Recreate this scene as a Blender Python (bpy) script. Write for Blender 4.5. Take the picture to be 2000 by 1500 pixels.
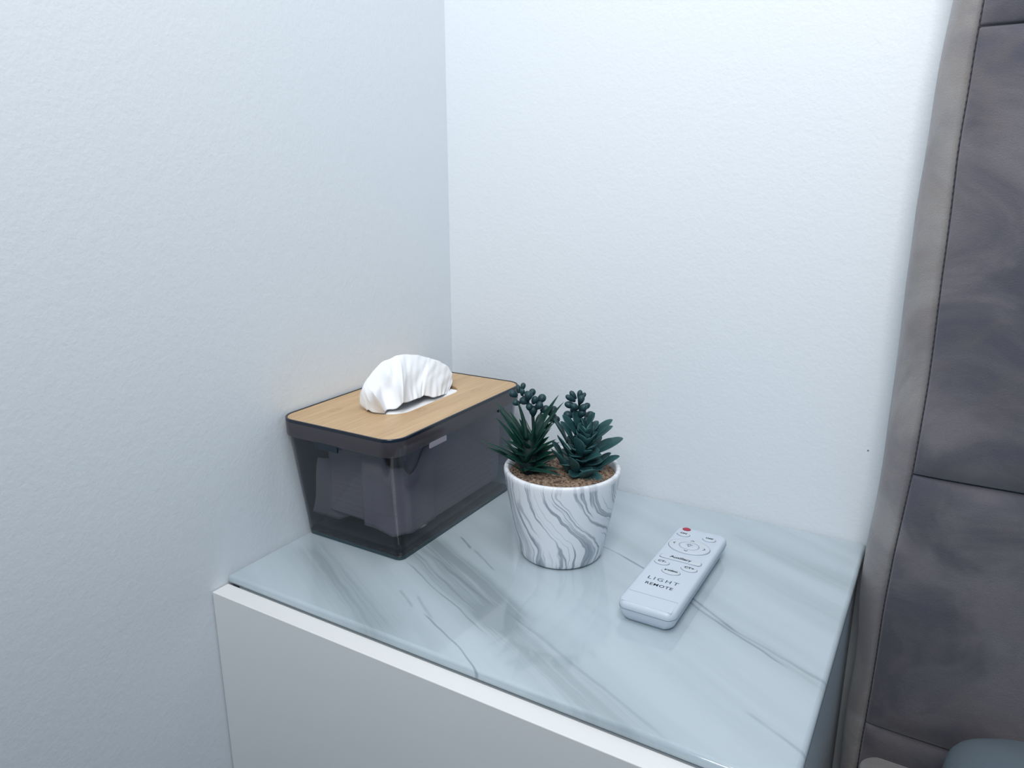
import bpy, bmesh, math, random
from mathutils import Vector, Matrix
from math import sin, cos, pi, radians

S = bpy.context.scene
for o in list(bpy.data.objects):
    bpy.data.objects.remove(o)
COL = S.collection
random.seed(7)
TZ = 0.52                                   # height of the nightstand top above the floor

# ------------------------------------------------------------------ camera
cam = bpy.data.cameras.new('camera')
cam.sensor_width = 36.0
cam.lens = 1461.0 / 2000 * 36.0
cam.clip_start = 0.02
co = bpy.data.objects.new('camera', cam)
COL.objects.link(co)
Rt = Matrix(((0.860738, -0.134701, 0.490902), (0.509047, 0.228797, -0.829773), (-0.000546, 0.964110, 0.265504)))
co.matrix_world = Matrix.Translation((0.59114, -0.83488, 0.38466 + TZ)) @ Rt.to_4x4()
S.camera = co

# ------------------------------------------------------------------ light and exposure
w = bpy.data.worlds.new('world')
S.world = w
w.use_nodes = True
bg = w.node_tree.nodes['Background']
bg.inputs[0].default_value = (0.36, 0.70, 1.0, 1)
bg.inputs[1].default_value = 0.32

def area(name, loc, target, size, power, color, size_y=None, spread=180):
    l = bpy.data.lights.new(name, 'AREA')
    l.energy = power
    l.color = color
    l.size = size
    l.spread = radians(spread)
    if size_y:
        l.shape = 'RECTANGLE'
        l.size_y = size_y
    o = bpy.data.objects.new(name, l)
    COL.objects.link(o)
    o.location = loc
    o.rotation_euler = (Vector(target) - Vector(loc)).to_track_quat('-Z', 'Y').to_euler()
    return o

area('ceiling_panel_light', (0.70, -0.70, 2.40), (0.70, -0.70, 0), 0.6, 9.5, (1.0, 0.99, 0.985))
area('key_light', (0.66, -1.15, 1.50), (0.22, 0.0, 1.36), 0.5, 7.7, (1.0, 0.98, 0.965), spread=140)  # added key light without a fixture, aimed high to keep lower walls dim

S.view_settings.view_transform = 'Standard'
S.view_settings.look = 'None'
S.view_settings.gamma = 1.0
S.view_settings.exposure = 0.03
S.view_settings.use_curve_mapping = False

# ------------------------------------------------------------------ helpers
def link(name, me, mat=None, parent=None, smooth=True):
    o = bpy.data.objects.new(name, me)
    COL.objects.link(o)
    if mat:
        me.materials.clear()
        me.materials.append(mat)
    if parent:
        o.parent = parent
    if smooth:
        for p_ in me.polygons:
            p_.use_smooth = True
    return o

def from_bm(name, bm, mat=None, parent=None, smooth=True, auto=None):
    bmesh.ops.recalc_face_normals(bm, faces=bm.faces)
    me = bpy.data.meshes.new(name)
    bm.to_mesh(me)
    bm.free()
    o = link(name, me, mat, parent, smooth)
    if auto is not None:
        me.set_sharp_from_angle(angle=radians(auto))
    return o

def empty(name, loc=(0, 0, 0)):
    o = bpy.data.objects.new(name, None)
    COL.objects.link(o)
    o.location = loc
    o.empty_display_size = 0.05
    return o

def tag(o, label=None, cat=None, group=None, kind=None):
    if label: o['label'] = label
    if cat: o['category'] = cat
    if group: o['group'] = group
    if kind: o['kind'] = kind
    return o

def box_bm(x0, x1, y0, y1, z0, z1, bev=0.0, seg=2):
    bm = bmesh.new()
    bmesh.ops.create_cube(bm, size=1)
    for v in bm.verts:
        v.co = Vector(((x0 + x1) / 2 + v.co.x * (x1 - x0), (y0 + y1) / 2 + v.co.y * (y1 - y0), (z0 + z1) / 2 + v.co.z * (z1 - z0)))
    if bev:
        bmesh.ops.bevel(bm, geom=list(bm.edges), offset=bev, segments=seg, affect='EDGES', profile=0.5)
    return bm

def rrect(x0, x1, y0, y1, r, n=8):
    pts = []
    for cx, cy, a0 in ((x1 - r, y1 - r, 0), (x0 + r, y1 - r, 90), (x0 + r, y0 + r, 180), (x1 - r, y0 + r, 270)):
        for i in range(n):
            a = radians(a0 + 90 * i / (n - 1))
            pts.append((cx + r * cos(a), cy + r * sin(a)))
    return pts

def loft(rings, cap0=True, cap1=True, closed=False):
    """rings: list of lists of 3D points, all the same length"""
    bm = bmesh.new()
    vs = [[bm.verts.new(p_) for p_ in r] for r in rings]
    n = len(vs[0])
    m = len(vs)
    for i in range(m if closed else m - 1):
        a, b = vs[i], vs[(i + 1) % m]
        for j in range(n):
            bm.faces.new((a[j], a[(j + 1) % n], b[(j + 1) % n], b[j]))
    if not closed:
        if cap0: bm.faces.new(vs[0][::-1])
        if cap1: bm.faces.new(vs[-1])
    return bm

def grid_bm(nu, nv, fn):
    bm = bmesh.new()
    vs = [[bm.verts.new(fn(i / nu, j / nv)) for j in range(nv + 1)] for i in range(nu + 1)]
    for i in range(nu):
        for j in range(nv):
            bm.faces.new((vs[i][j], vs[i + 1][j], vs[i + 1][j + 1], vs[i][j + 1]))
    return bm

def sm(a, b, x):
    t = max(0.0, min(1.0, (x - a) / (b - a)))
    return t * t * (3 - 2 * t)

def catm(pts, t_):
    n_ = len(pts) - 1
    x_ = t_ * n_
    i = min(int(x_), n_ - 1)
    f_ = x_ - i
    g = lambda k: Vector(pts[max(0, min(n_, k))])
    p0, p1, p2, p3 = g(i - 1), g(i), g(i + 1), g(i + 2)
    return 0.5 * ((2 * p1) + (-p0 + p2) * f_ + (2 * p0 - 5 * p1 + 4 * p2 - p3) * f_ ** 2 + (-p0 + 3 * p1 - 3 * p2 + p3) * f_ ** 3)

# ---- node helpers
class NT:
    def __init__(s, name):
        s.m = bpy.data.materials.new(name)
        s.m.use_nodes = True
        s.t = s.m.node_tree
        s.b = s.t.nodes['Principled BSDF']
        s.out = s.t.nodes['Material Output']
    def n(s, typ, **kw):
        nd = s.t.nodes.new(typ)
        for k, v in kw.items():
            setattr(nd, k, v)
        return nd
    def put(s, sock, v):
        if hasattr(v, 'links'):
            s.t.links.new(v, sock)
        else:
            sock.default_value = v
    def math(s, op, a, b=None, c=None, clamp=False):
        nd = s.n('ShaderNodeMath', operation=op, use_clamp=clamp)
        for i, v in enumerate((a, b, c)):
            if v is not None: s.put(nd.inputs[i], v)
        return nd.outputs[0]
    def coords(s, kind='Object'):
        return s.n('ShaderNodeTexCoord').outputs[kind]
    def sep(s, v):
        nd = s.n('ShaderNodeSeparateXYZ'); s.put(nd.inputs[0], v)
        return nd.outputs
    def comb(s, x, y, z):
        nd = s.n('ShaderNodeCombineXYZ')
        for i, v in enumerate((x, y, z)): s.put(nd.inputs[i], v)
        return nd.outputs[0]
    def noise(s, vec, scale=5, detail=3, rough=0.5, dist=0.0):
        nd = s.n('ShaderNodeTexNoise')
        s.put(nd.inputs['Vector'], vec)
        nd.inputs['Scale'].default_value = scale
        nd.inputs['Detail'].default_value = detail
        nd.inputs['Roughness'].default_value = rough
        nd.inputs['Distortion'].default_value = dist
        return nd.outputs[0]
    def mapr(s, v, a, b, c=0.0, d=1.0, smooth=True):
        nd = s.n('ShaderNodeMapRange', interpolation_type='SMOOTHSTEP' if smooth else 'LINEAR')
        s.put(nd.inputs[0], v)
        for i, x in enumerate((a, b, c, d)): nd.inputs[i + 1].default_value = x
        return nd.outputs[0]
    def mix(s, f, a, b):
        nd = s.n('ShaderNodeMix', data_type='RGBA')
        s.put(nd.inputs[0], f)
        for k, v in ((6, a), (7, b)):
            if isinstance(v, tuple) and len(v) == 3: v = v + (1,)
            s.put(nd.inputs[k], v)
        return nd.outputs[2]
    def bump(s, h, strength=0.2, dist=0.001):
        nd = s.n('ShaderNodeBump')
        s.put(nd.inputs['Height'], h)
        nd.inputs['Strength'].default_value = strength
        nd.inputs['Distance'].default_value = dist
        s.t.links.new(nd.outputs[0], s.b.inputs['Normal'])
    def base(s, c, rough=0.5, **kw):
        if isinstance(c, tuple) and len(c) == 3: c = c + (1,)
        s.put(s.b.inputs['Base Color'], c)
        s.put(s.b.inputs['Roughness'], rough)
        for k, v in kw.items():
            s.put(s.b.inputs[k.replace('_', ' ')], v)
        return s.m

def plain(name, col, rough=0.5, var=0.06, scale=40, **kw):
    """procedural: one colour with a faint mottling"""
    t = NT(name)
    c = t.coords()
    n = t.noise(c, scale, 3)
    d = tuple(x * (1 - var) for x in col)
    return t.base(t.mix(n, d, col), rough, **kw)

# ------------------------------------------------------------------ materials
# painted plaster wall with roller stipple
t = NT('wall_paint')
c = t.coords()
st = t.noise(c, 260, 2, 0.6)
st2 = t.noise(c, 90, 3, 0.55)
h = t.math('ADD', st, t.math('MULTIPLY', st2, 1.3))
big = t.noise(c, 1.4, 2)
col = t.mix(big, (0.735, 0.785, 0.825), (0.765, 0.805, 0.845))
t.bump(h, 0.24, 0.0011)
x, y, z = t.sep(c)
def speck(px, py, pz, r_, col_, prev):
    d = t.n('ShaderNodeVectorMath', operation='DISTANCE')
    t.put(d.inputs[0], c); d.inputs[1].default_value = (px, py, pz)
    return t.mix(t.mapr(d.outputs['Value'], r_ * 0.6, r_, 1.0, 0.0), prev, col_)
col = speck(0.5362, 0, 0.1055 + TZ, 0.0012, (0.16, 0.19, 0.22), col)
col = speck(0, -0.6, 0.30 + TZ, 0.0010, (0.9, 0.92, 0.94), col)
M_WALL = t.base(col, 0.55)

M_CEIL = plain('ceiling_paint', (0.85, 0.88, 0.9), 0.8)
t = NT('floor_laminate')
c = t.coords()
x, y, z = t.sep(c)
n = t.noise(t.comb(t.math('MULTIPLY', x, 3.0), t.math('MULTIPLY', y, 40.0), z), 1.2, 4)
M_FLOOR = t.base(t.mix(n, (0.055, 0.07, 0.10), (0.085, 0.10, 0.13)), 0.35)

# marble under glass
t = NT('marble_glass')
c = t.coords()
x, y, z = t.sep(c)
ur = t.math('SUBTRACT', t.math('MULTIPLY', x, 0.885), t.math('MULTIPLY', y, 0.466))
vr = t.math('ADD', t.math('MULTIPLY', x, 0.466), t.math('MULTIPLY', y, 0.885))
wn = t.noise(t.comb(t.math('MULTIPLY', ur, 7.0), t.math('MULTIPLY', vr, 14.0), 0.0), 1.0, 3, 0.6)
v = t.math('ADD', vr, t.math('MULTIPLY', t.math('SUBTRACT', wn, 0.5), 0.016))
u = ur
# broad soft streaks along u
s1 = t.noise(t.comb(t.math('MULTIPLY', u, 2.2), t.math('MULTIPLY', v, 26.0), 3.1), 1.0, 3, 0.55)
s2 = t.noise(t.comb(t.math('MULTIPLY', u, 3.5), t.math('MULTIPLY', v, 120.0), 7.7), 1.0, 3, 0.6)
bands = None
def soft_band(v0, slope, hw, u0, u1, amt, edge=0.4):
    """hw half width, soft; window in u"""
    d = t.math('ABSOLUTE', t.math('SUBTRACT', v, t.math('ADD', t.math('MULTIPLY', u, slope), v0)))
    m = t.mapr(d, hw * (1 - edge), hw * (1 + edge), 1.0, 0.0)
    e = (u1 - u0) * 0.18
    wa = t.mapr(u, u0, u0 + e)
    wb = t.mapr(u, u1 - e, u1, 1.0, 0.0)
    return t.math('MULTIPLY', t.math('MULTIPLY', m, t.math('MULTIPLY', wa, wb)), amt)
def add(a, b):
    return b if a is None else t.math('ADD', a, b)
def uv(p_): return (0.885 * p_[0] - 0.466 * p_[1], 0.466 * p_[0] + 0.885 * p_[1])
def line(p0, p1, hw, amt, edge=0.4):
    a, b = uv(p0), uv(p1)
    sl = (b[1] - a[1]) / (b[0] - a[0])
    return soft_band(a[1] - sl * a[0], sl, hw, a[0] - 0.004, b[0] + 0.004, amt, edge)
lines = None
for a in (((0.288, -0.150), (0.3256, -0.1612), 0.0011, 0.5, 0.5), ((0.322, -0.160), (0.40, -0.1935), 0.0013, 0.85, 0.4),
          ((0.385, -0.187), (0.47, -0.239), 0.0014, 0.7, 0.5), ((0.44, -0.226), (0.56, -0.279), 0.0016, 0.4, 0.7),
          ((0.40, -0.205), (0.5208, -0.271), 0.0011, 0.6, 0.5), ((0.19, -0.335), (0.2245, -0.358), 0.0014, 0.30, 0.6),
          ((0.2145, -0.356), (0.268, -0.381), 0.0009, 0.65, 0.5), ((0.262, -0.378), (0.335, -0.415), 0.0009, 0.75, 0.5),
          ((0.158, -0.213), (0.1807, -0.2282), 0.0011, 0.75, 0.5), ((0.186, -0.230), (0.229, -0.256), 0.0012, 0.45, 0.6),
          ((0.1331, -0.2825), (0.285, -0.355), 0.0008, 0.55, 0.6), ((0.128, -0.262), (0.25, -0.325), 0.0010, 0.35, 0.6),
          ((0.15, -0.262), (0.262, -0.312), 0.0014, 0.40, 0.6), ((0.26, -0.305), (0.47, -0.40), 0.0016, 0.30, 0.6),
          ((0.50, -0.337), (0.56, -0.368), 0.0016, 0.4, 0.6), ((0.170, -0.335), (0.196, -0.352), 0.0014, 0.40, 0.9)):
    lines = add(lines, line(*a))
broad = None
for a in (((0.11, -0.240), (0.31, -0.340), 0.024, 0.95, 0.40), ((0.01, -0.305), (0.22, -0.405), 0.018, 0.80, 0.6),
          ((0.10, -0.22), (0.31, -0.32), 0.010, 0.35, 0.7), ((0.24, -0.315), (0.46, -0.42), 0.020, 0.62, 0.6),
          ((0.37, -0.19), (0.57, -0.29), 0.007, 0.42, 0.7), ((0.40, -0.05), (0.58, -0.12), 0.012, 0.35, 0.8),
          ((0.42, -0.10), (0.58, -0.19), 0.010, 0.22, 0.8), ((0.25, -0.10), (0.45, -0.20), 0.007, 0.15, 0.9)):
    broad = add(broad, line(*a))
bmask = t.math('MULTIPLY', broad, t.mapr(s2, 0.30, 0.66, 0.35, 1.0), clamp=True)
lmask = t.math('MULTIPLY', lines, t.mapr(t.noise(t.comb(t.math('MULTIPLY', u, 30.0), t.math('MULTIPLY', v, 60.0), 1.0), 1.0, 2), 0.25, 0.55, 0.55, 1.0), clamp=True)
base_c = t.mix(t.mapr(s1, 0.35, 0.70), (0.50, 0.58, 0.63), (0.445, 0.525, 0.57))
col = t.mix(t.math('MULTIPLY', bmask, 0.92), base_c, (0.27, 0.325, 0.355))
col = t.mix(t.math('MULTIPLY', lmask, 0.72), col, (0.12, 0.155, 0.19))
M_MARBLE = t.base(col, 0.10, IOR=1.52)
t.b.inputs['Coat Weight'].default_value = 0.5
t.b.inputs['Coat Roughness'].default_value = 0.03

M_WHITE = plain('white_lacquer', (0.80, 0.82, 0.83), 0.42, 0.03, 6)
M_DRAWER = plain('drawer_lacquer', (0.86, 0.865, 0.855), 0.40, 0.035, 5)
M_CARC = plain('carcass_lacquer', (0.62, 0.68, 0.72), 0.35, 0.03, 6)
M_GAP = plain('gap_shade_and_leg_dark', (0.10, 0.13, 0.17), 0.5)  # painted shade in the gap under the top; plain dark on the bed legs

# velvet
def velvet(name, ca, cb, cc, sheen=0.35):
    t = NT(name)
    c = t.coords()
    n1 = t.noise(c, 9, 4, 0.55, 0.8)
    n2 = t.noise(c, 22, 4, 0.6, 0.5)
    col = t.mix(t.mapr(n1, 0.38, 0.62), ca, cb)
    col = t.mix(t.math('MULTIPLY', t.mapr(n2, 0.45, 0.72), 0.45), col, cc)
    fine = t.noise(c, 900, 2, 0.6)
    col = t.mix(t.math('MULTIPLY', fine, 0.35), col, tuple(x * 0.72 for x in ca))
    t.bump(t.math('ADD', fine, t.math('MULTIPLY', n2, 3.0)), 0.35, 0.0012)
    t.base(col, 0.95)
    t.b.inputs['Sheen Weight'].default_value = sheen
    t.b.inputs['Sheen Roughness'].default_value = 0.45
    t.b.inputs['Sheen Tint'].default_value = (0.8, 0.8, 0.85, 1)
    t.b.inputs['Specular IOR Level'].default_value = 0.15
    return t.m
M_VELVET = velvet('taupe_velvet', (0.098, 0.097, 0.120), (0.200, 0.187, 0.202), (0.175, 0.158, 0.150), 0.6)
M_VELVET2 = velvet('taupe_velvet_lit', (0.22, 0.21, 0.22), (0.33, 0.32, 0.315), (0.29, 0.26, 0.24))  # same velvet made lighter: light falling on the side is in the colour
M_THREAD = plain('dark_thread', (0.035, 0.038, 0.06), 0.8)
M_SEAM = plain('seam_shadow_fabric', (0.06, 0.058, 0.075), 0.95)
t = NT('grey_cotton')
c = t.coords()
fine = t.noise(c, 700, 2)
M_SHEET = t.base(t.mix(t.noise(c, 14, 3), (0.11, 0.145, 0.175), (0.135, 0.17, 0.20)), 0.85)
t.bump(fine, 0.2, 0.0006)

# tissue box
def smoked(name, tint, spec=0.5):
    t = NT(name)
    t.t.nodes.remove(t.b)
    tr = t.n('ShaderNodeBsdfTransparent')
    fn = t.noise(t.coords(), 30, 2)
    t.put(tr.inputs[0], t.mix(fn, tint, tuple(x * 0.96 for x in tint)))
    gl = t.n('ShaderNodeBsdfGlossy')
    gl.inputs['Roughness'].default_value = 0.06
    gl.inputs[0].default_value = (1, 1, 1, 1)
    lw = t.n('ShaderNodeLayerWeight')
    lw.inputs[0].default_value = 0.5
    f5 = t.math('ADD', t.math('MULTIPLY', t.math('POWER', lw.outputs['Facing'], 4.0), 0.6), 0.03)
    mx = t.n('ShaderNodeMixShader')
    t.t.links.new(f5, mx.inputs[0])
    t.t.links.new(tr.outputs[0], mx.inputs[1])
    t.t.links.new(gl.outputs[0], mx.inputs[2])
    t.t.links.new(mx.outputs[0], t.out.inputs[0])
    return t.m
M_SMOKE = smoked('smoked_acrylic', (0.590, 0.598, 0.640))
M_LID = plain('smoky_brown_plastic', (0.055, 0.048, 0.055), 0.18, 0.1, 20)
M_RIM = plain('black_rim_plastic', (0.008, 0.014, 0.026), 0.2)
M_TAB = plain('pale_tab_plastic', (0.30, 0.28, 0.32), 0.35)
M_TABD = plain('dark_tab_plastic', (0.006, 0.016, 0.028), 0.3)
t = NT('bamboo')
c = t.coords()
x, y, z = t.sep(c)
g1 = t.noise(t.comb(t.math('MULTIPLY', x, 60.0), t.math('MULTIPLY', y, 5.0), 0.0), 1.0, 4, 0.6)
g2 = t.noise(t.comb(t.math('MULTIPLY', x, 420.0), t.math('MULTIPLY', y, 12.0), 2.0), 1.0, 3, 0.6)
g3 = t.noise(t.comb(t.math('MULTIPLY', x, 1400.0), t.math('MULTIPLY', y, 30.0), 5.0), 1.0, 2, 0.5)
col = t.mix(t.mapr(g1, 0.3, 0.7), (0.51, 0.335, 0.18), (0.61, 0.42, 0.235))
col = t.mix(t.math('MULTIPLY', t.mapr(g2, 0.4, 0.75), 0.55), col, (0.39, 0.25, 0.135))
col = t.mix(t.math('MULTIPLY', t.mapr(g3, 0.4, 0.7), 0.25), col, (0.66, 0.50, 0.33))
# two growth-node marks
for (kx, ky) in ((0.037, -0.271), (0.1155, -0.222), (0.125, -0.13)):
    dx = t.math('MULTIPLY', t.math('SUBTRACT', x, kx), 170.0)
    dy = t.math('MULTIPLY', t.math('SUBTRACT', y, ky), 85.0)
    d = t.math('SQRT', t.math('ADD', t.math('MULTIPLY', dx, dx), t.math('MULTIPLY', dy, dy)))
    d = t.math('ADD', d, t.math('MULTIPLY', t.math('SUBTRACT', g2, 0.5), 1.6))
    ring = t.math('MULTIPLY', t.mapr(t.math('ABSOLUTE', t.math('SUBTRACT', d, 0.55)), 0.05, 0.4, 1.0, 0.0), 0.45)
    col = t.mix(ring, col, (0.42, 0.25, 0.13))
M_BAMBOO = t.base(col, 0.5)
t.bump(g2, 0.1, 0.0004)
t = NT('tissue_paper')
c = t.coords()
n = t.noise(c, 60, 3)
M_TISSUE = t.base(t.mix(n, (0.86, 0.875, 0.90), (0.92, 0.93, 0.945)), 0.9)
t.b.inputs['Subsurface Weight'].default_value = 0.0
t.bump(t.noise(c, 500, 2), 0.12, 0.0005)
t = NT('tissue_stack_paper')
c = t.coords()
x, y, z = t.sep(c)
n = t.noise(t.comb(t.math('MULTIPLY', x, 6.0), t.math('MULTIPLY', y, 6.0), t.math('MULTIPLY', z, 500.0)), 1.0, 3)
M_STACK = t.base(t.mix(n, (0.85, 0.74, 0.70), (0.95, 0.84, 0.79)), 0.9)
t.bump(n, 0.5, 0.0012)
M_FLAP = plain('tissue_flap_paper', (0.78, 0.70, 0.66), 0.9, 0.08, 50)

# pot marble
t = NT('pot_marble')
c = t.coords()
x, y, z = t.sep(c)
# angle measured so that 0 faces the front of the pot
th = t.math('ARCTAN2', t.math('ADD', t.math('MULTIPLY', x, 0.861), t.math('MULTIPLY', y, 0.509)),
            t.math('SUBTRACT', t.math('MULTIPLY', x, 0.509), t.math('MULTIPLY', y, 0.861)))
hz = t.math('DIVIDE', z, 0.098)
wv = t.noise(t.comb(t.math('MULTIPLY', th, 1.2), t.math('MULTIPLY', hz, 1.8), 1.3), 1.0, 3, 0.5)
shift = t.math('MULTIPLY', t.mapr(hz, 0.12, 1.0), t.mapr(th, -1.3, 1.2, 0.25, 1.9, smooth=False))
s = t.math('ADD', t.math('ADD', th, shift), t.math('MULTIPLY', t.math('SUBTRACT', wv, 0.5), 0.7))
n1 = t.noise(t.comb(t.math('MULTIPLY', s, 1.7), t.math('MULTIPLY', hz, 0.25), 4.0), 1.0, 3, 0.5)
n2 = t.noise(t.comb(t.math('MULTIPLY', s, 4.0), t.math('MULTIPLY', hz, 0.4), 9.0), 1.0, 2, 0.5)
l1 = t.mapr(t.math('ABSOLUTE', t.math('SUBTRACT', n1, 0.50)), 0.003, 0.03, 1.0, 0.0)
l2 = t.mapr(t.math('ABSOLUTE', t.math('SUBTRACT', n2, 0.53)), 0.003, 0.025, 1.0, 0.0)
b1 = t.mapr(n1, 0.53, 0.68)
side = t.mapr(z, 0.0905, 0.094, 1.0, 0.35)
f1 = t.math('MULTIPLY', t.math('ADD', t.math('MULTIPLY', l1, 0.75), t.math('MULTIPLY', b1, 0.55)), side, clamp=True)
f2 = t.math('MULTIPLY', t.math('MULTIPLY', l2, side), 0.45)
col = t.mix(f1, (0.83, 0.85, 0.89), (0.20, 0.25, 0.31))
col = t.mix(f2, col, (0.14, 0.18, 0.24))
t.bump(t.noise(c, 240, 3), 0.12, 0.0008)
M_POT = t.base(col, 0.42)

t = NT('gravel')
c = t.coords()
vor = t.n('ShaderNodeTexVoronoi')
t.put(vor.inputs['Vector'], c)
vor.inputs['Scale'].default_value = 420
rnd = t.sep(vor.outputs['Color'])[0]
col = t.mix(rnd, (0.07, 0.045, 0.035), (0.38, 0.275, 0.195))
M_GRAVEL = t.base(col, 0.85)

def leafmat(name, ca, cb, cc, spec=0.5, rough=0.42):
    t = NT(name)
    c = t.coords('Object')
    n = t.noise(c, 120, 3)
    n3 = t.noise(c, 30, 2)
    col = t.mix(t.mapr(n, 0.35, 0.7), ca, cb)
    geo = t.n('ShaderNodeAttribute', attribute_name='tipness')
    col = t.mix(t.math('MULTIPLY', geo.outputs['Fac'], 0.8), col, cc)
    t.bump(n, 0.2, 0.0006)
    return t.base(col, rough)
M_AGAVE = leafmat('agave_green', (0.005, 0.030, 0.027), (0.009, 0.053, 0.038), (0.018, 0.095, 0.052), rough=0.3)
M_JADE = leafmat('jade_green', (0.008, 0.046, 0.054), (0.016, 0.078, 0.083), (0.062, 0.185, 0.185), rough=0.55)
M_BEAD = leafmat('bead_green', (0.005, 0.024, 0.036), (0.010, 0.043, 0.056), (0.014, 0.060, 0.070), rough=0.5)
M_STEM = plain('stem_green', (0.004, 0.016, 0.018), 0.6)

M_REM = plain('remote_plastic', (0.60, 0.665, 0.75), 0.35, 0.02, 20)
M_BTN = plain('button_rubber', (0.60, 0.655, 0.72), 0.5, 0.02, 20)
M_INK = plain('black_print', (0.015, 0.03, 0.045), 0.6)
M_INK2 = plain('grey_print', (0.055, 0.10, 0.13), 0.6)
M_RED = plain('red_indicator', (0.42, 0.015, 0.045), 0.25)
M_GROOVE = plain('groove_grey', (0.14, 0.19, 0.26), 0.6)

# ------------------------------------------------------------------ structure
RX, RY, RZ = 3.3, -3.4, 2.45
tag(from_bm('floor', box_bm(-0.1, RX, RY, 0.1, -0.1, 0), M_FLOOR, smooth=False), kind='structure')
tag(from_bm('wall_left', box_bm(-0.1, 0, RY, 0.1, 0, RZ), M_WALL, smooth=False), kind='structure')
tag(from_bm('wall_back', box_bm(0, RX, 0, 0.1, 0, RZ), M_WALL, smooth=False), kind='structure')
tag(from_bm('ceiling', box_bm(-0.1, RX, RY, 0.1, RZ, RZ + 0.1), M_CEIL, smooth=False), kind='structure')
tag(from_bm('baseboard_back', box_bm(0, RX, -0.012, 0, 0, 0.07, 0.002), M_WHITE, smooth=False), kind='structure')
tag(from_bm('baseboard_left', box_bm(0, 0.012, RY, -0.012, 0, 0.07, 0.002), M_WHITE, smooth=False), kind='structure')

# ------------------------------------------------------------------ nightstand
W, D = 0.547, 0.400
ns = tag(empty('nightstand', (0, 0, 0)), 'white nightstand with glossy grey marble patterned top in the room corner', 'nightstand')
def P(name, bm, mat, parent, loc=None, **kw):
    o = from_bm(name, bm, mat, parent, **kw)
    return o
BX = 0.0135
# carcass of separate boards
P('side_panel', box_bm(BX, BX + 0.016, -D + 0.003, -0.014, 0.08, TZ - 0.0094, 0.0006), M_CARC, ns, smooth=False)
P('side_panel', box_bm(W - 0.019, W - 0.003, -D + 0.003, -0.014, 0.08, TZ - 0.0094, 0.0006), M_CARC, ns, smooth=False)
P('carcass_top', box_bm(BX + 0.016, W - 0.019, -D + 0.003, -0.014, TZ - 0.026, TZ - 0.0094), M_CARC, ns, smooth=False)
P('bottom_panel', box_bm(BX + 0.016, W - 0.019, -D + 0.003, -0.014, 0.08, 0.096), M_CARC, ns, smooth=False)
P('back_panel', box_bm(BX + 0.016, W - 0.019, -0.020, -0.014, 0.096, TZ - 0.026), M_CARC, ns, smooth=False)
for lx in (0.035, W - 0.055):
    for ly in (-D + 0.02, -0.05):
        P('leg', box_bm(lx, lx + 0.03, ly, ly + 0.03, 0, 0.08, 0.002), M_WHITE, ns, smooth=False)
for (z0, z1) in ((0.285, TZ - 0.0094), (0.075, 0.281)):
    P('drawer_front', box_bm(0.0012, W + 0.001, -D - 0.0195, -D - 0.0005, z0, z1, 0.0007), M_DRAWER if z0 < 0 else M_DRAWER, ns, smooth=False)
# glass-topped marble board with pencil-polished edge
e = 0.0040
prof = [(0.0, 0.0075), (0.0, e)]
rings = []
for i in range(7):
    a = pi / 2 * i / 6
    rings.append((e * (1 - cos(a)) , e * (1 - sin(a))))
def ring_at(ins, dz):
    return [(px, py, TZ - dz) for px, py in rrect(0.0008 + ins, W - ins, -D + ins, -0.0008 - ins, max(0.0012, 0.002 - ins * 0.3), 4)]
rs = [ring_at(0.0022, 0.0092), ring_at(0.0008, 0.0086), ring_at(0.0, 0.0072)] + [ring_at(r_[0], r_[1]) for r_ in rings]
P('tabletop', loft(rs), M_MARBLE, ns, auto=35)
P('gap_shade_strip', box_bm(0.003, W - 0.003, -D + 0.004, -D + 0.0065, TZ - 0.0135, TZ - 0.0095), M_GAP, ns, smooth=False)  # dark strip standing in for the shade in the gap below the top

# ------------------------------------------------------------------ tissue box
tb = tag(empty('tissue_box', (0, 0, TZ)), 'smoked clear tissue box with bamboo lid standing against the left wall', 'tissue box')
# container: tapered thin-walled tray with rounded corners
def cont_ring(k, ins, z):
    # k = 0 bottom, 1 top
    x0 = 0.0022 + (0.0036 - 0.0022) * k + ins
    x1 = 0.1360 + (0.1548 - 0.1360) * k - ins
    y0 = -0.2915 + (-0.3178 + 0.2915) * k + ins
    y1 = -0.0690 + (-0.0755 + 0.0690) * k - ins
    r = max(0.004, 0.0085 + 0.010 * k - ins)
    return [(a, b, z) for a, b in rrect(x0, x1, y0, y1, r, 8)]
zb, zt = 0.0007, 0.1275
rs = [cont_ring(0.0, 0.0045, zb), cont_ring(0.01, 0.0015, zb + 0.0012), cont_ring(0.03, 0.0, zb + 0.004)]
for i in range(1, 7): rs.append(cont_ring(i / 6, 0, zb + 0.004 + (zt - zb - 0.004) * i / 6))
rs.append(cont_ring(1.0, 0.0020, zt))
for i in range(5, -1, -1): rs.append(cont_ring(i / 6, 0.0022, zb + 0.006 + (zt - zb - 0.006) * i / 6))
rs.append(cont_ring(0.01, 0.006, zb + 0.0035))
P('container', loft(rs), M_SMOKE, tb, auto=50)
P('foot_rim', loft([[(a, b, z) for a, b, _ in cont_ring(0, i, 0)] for i, z in ((0.003, 0.0002), (0.0005, 0.0012), (0.0, 0.0045), (0.0016, 0.0048), (0.0022, 0.0018), (0.005, 0.0004))], False, False, closed=True), plain('smoky_foot', (0.02, 0.06, 0.075), 0.2), tb)
P('base', loft([[(a, b, z) for a, b, _ in cont_ring(0.03, i, 0)] for i, z in ((0.0075, 0.0045), (0.0040, 0.0050), (0.0035, 0.0058), (0.0045, 0.0064))]), plain('box_bottom_shade', (0.006, 0.014, 0.035), 0.25), tb, auto=40)  # dark sheet added to stand for the shade in the bottom of the box
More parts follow.
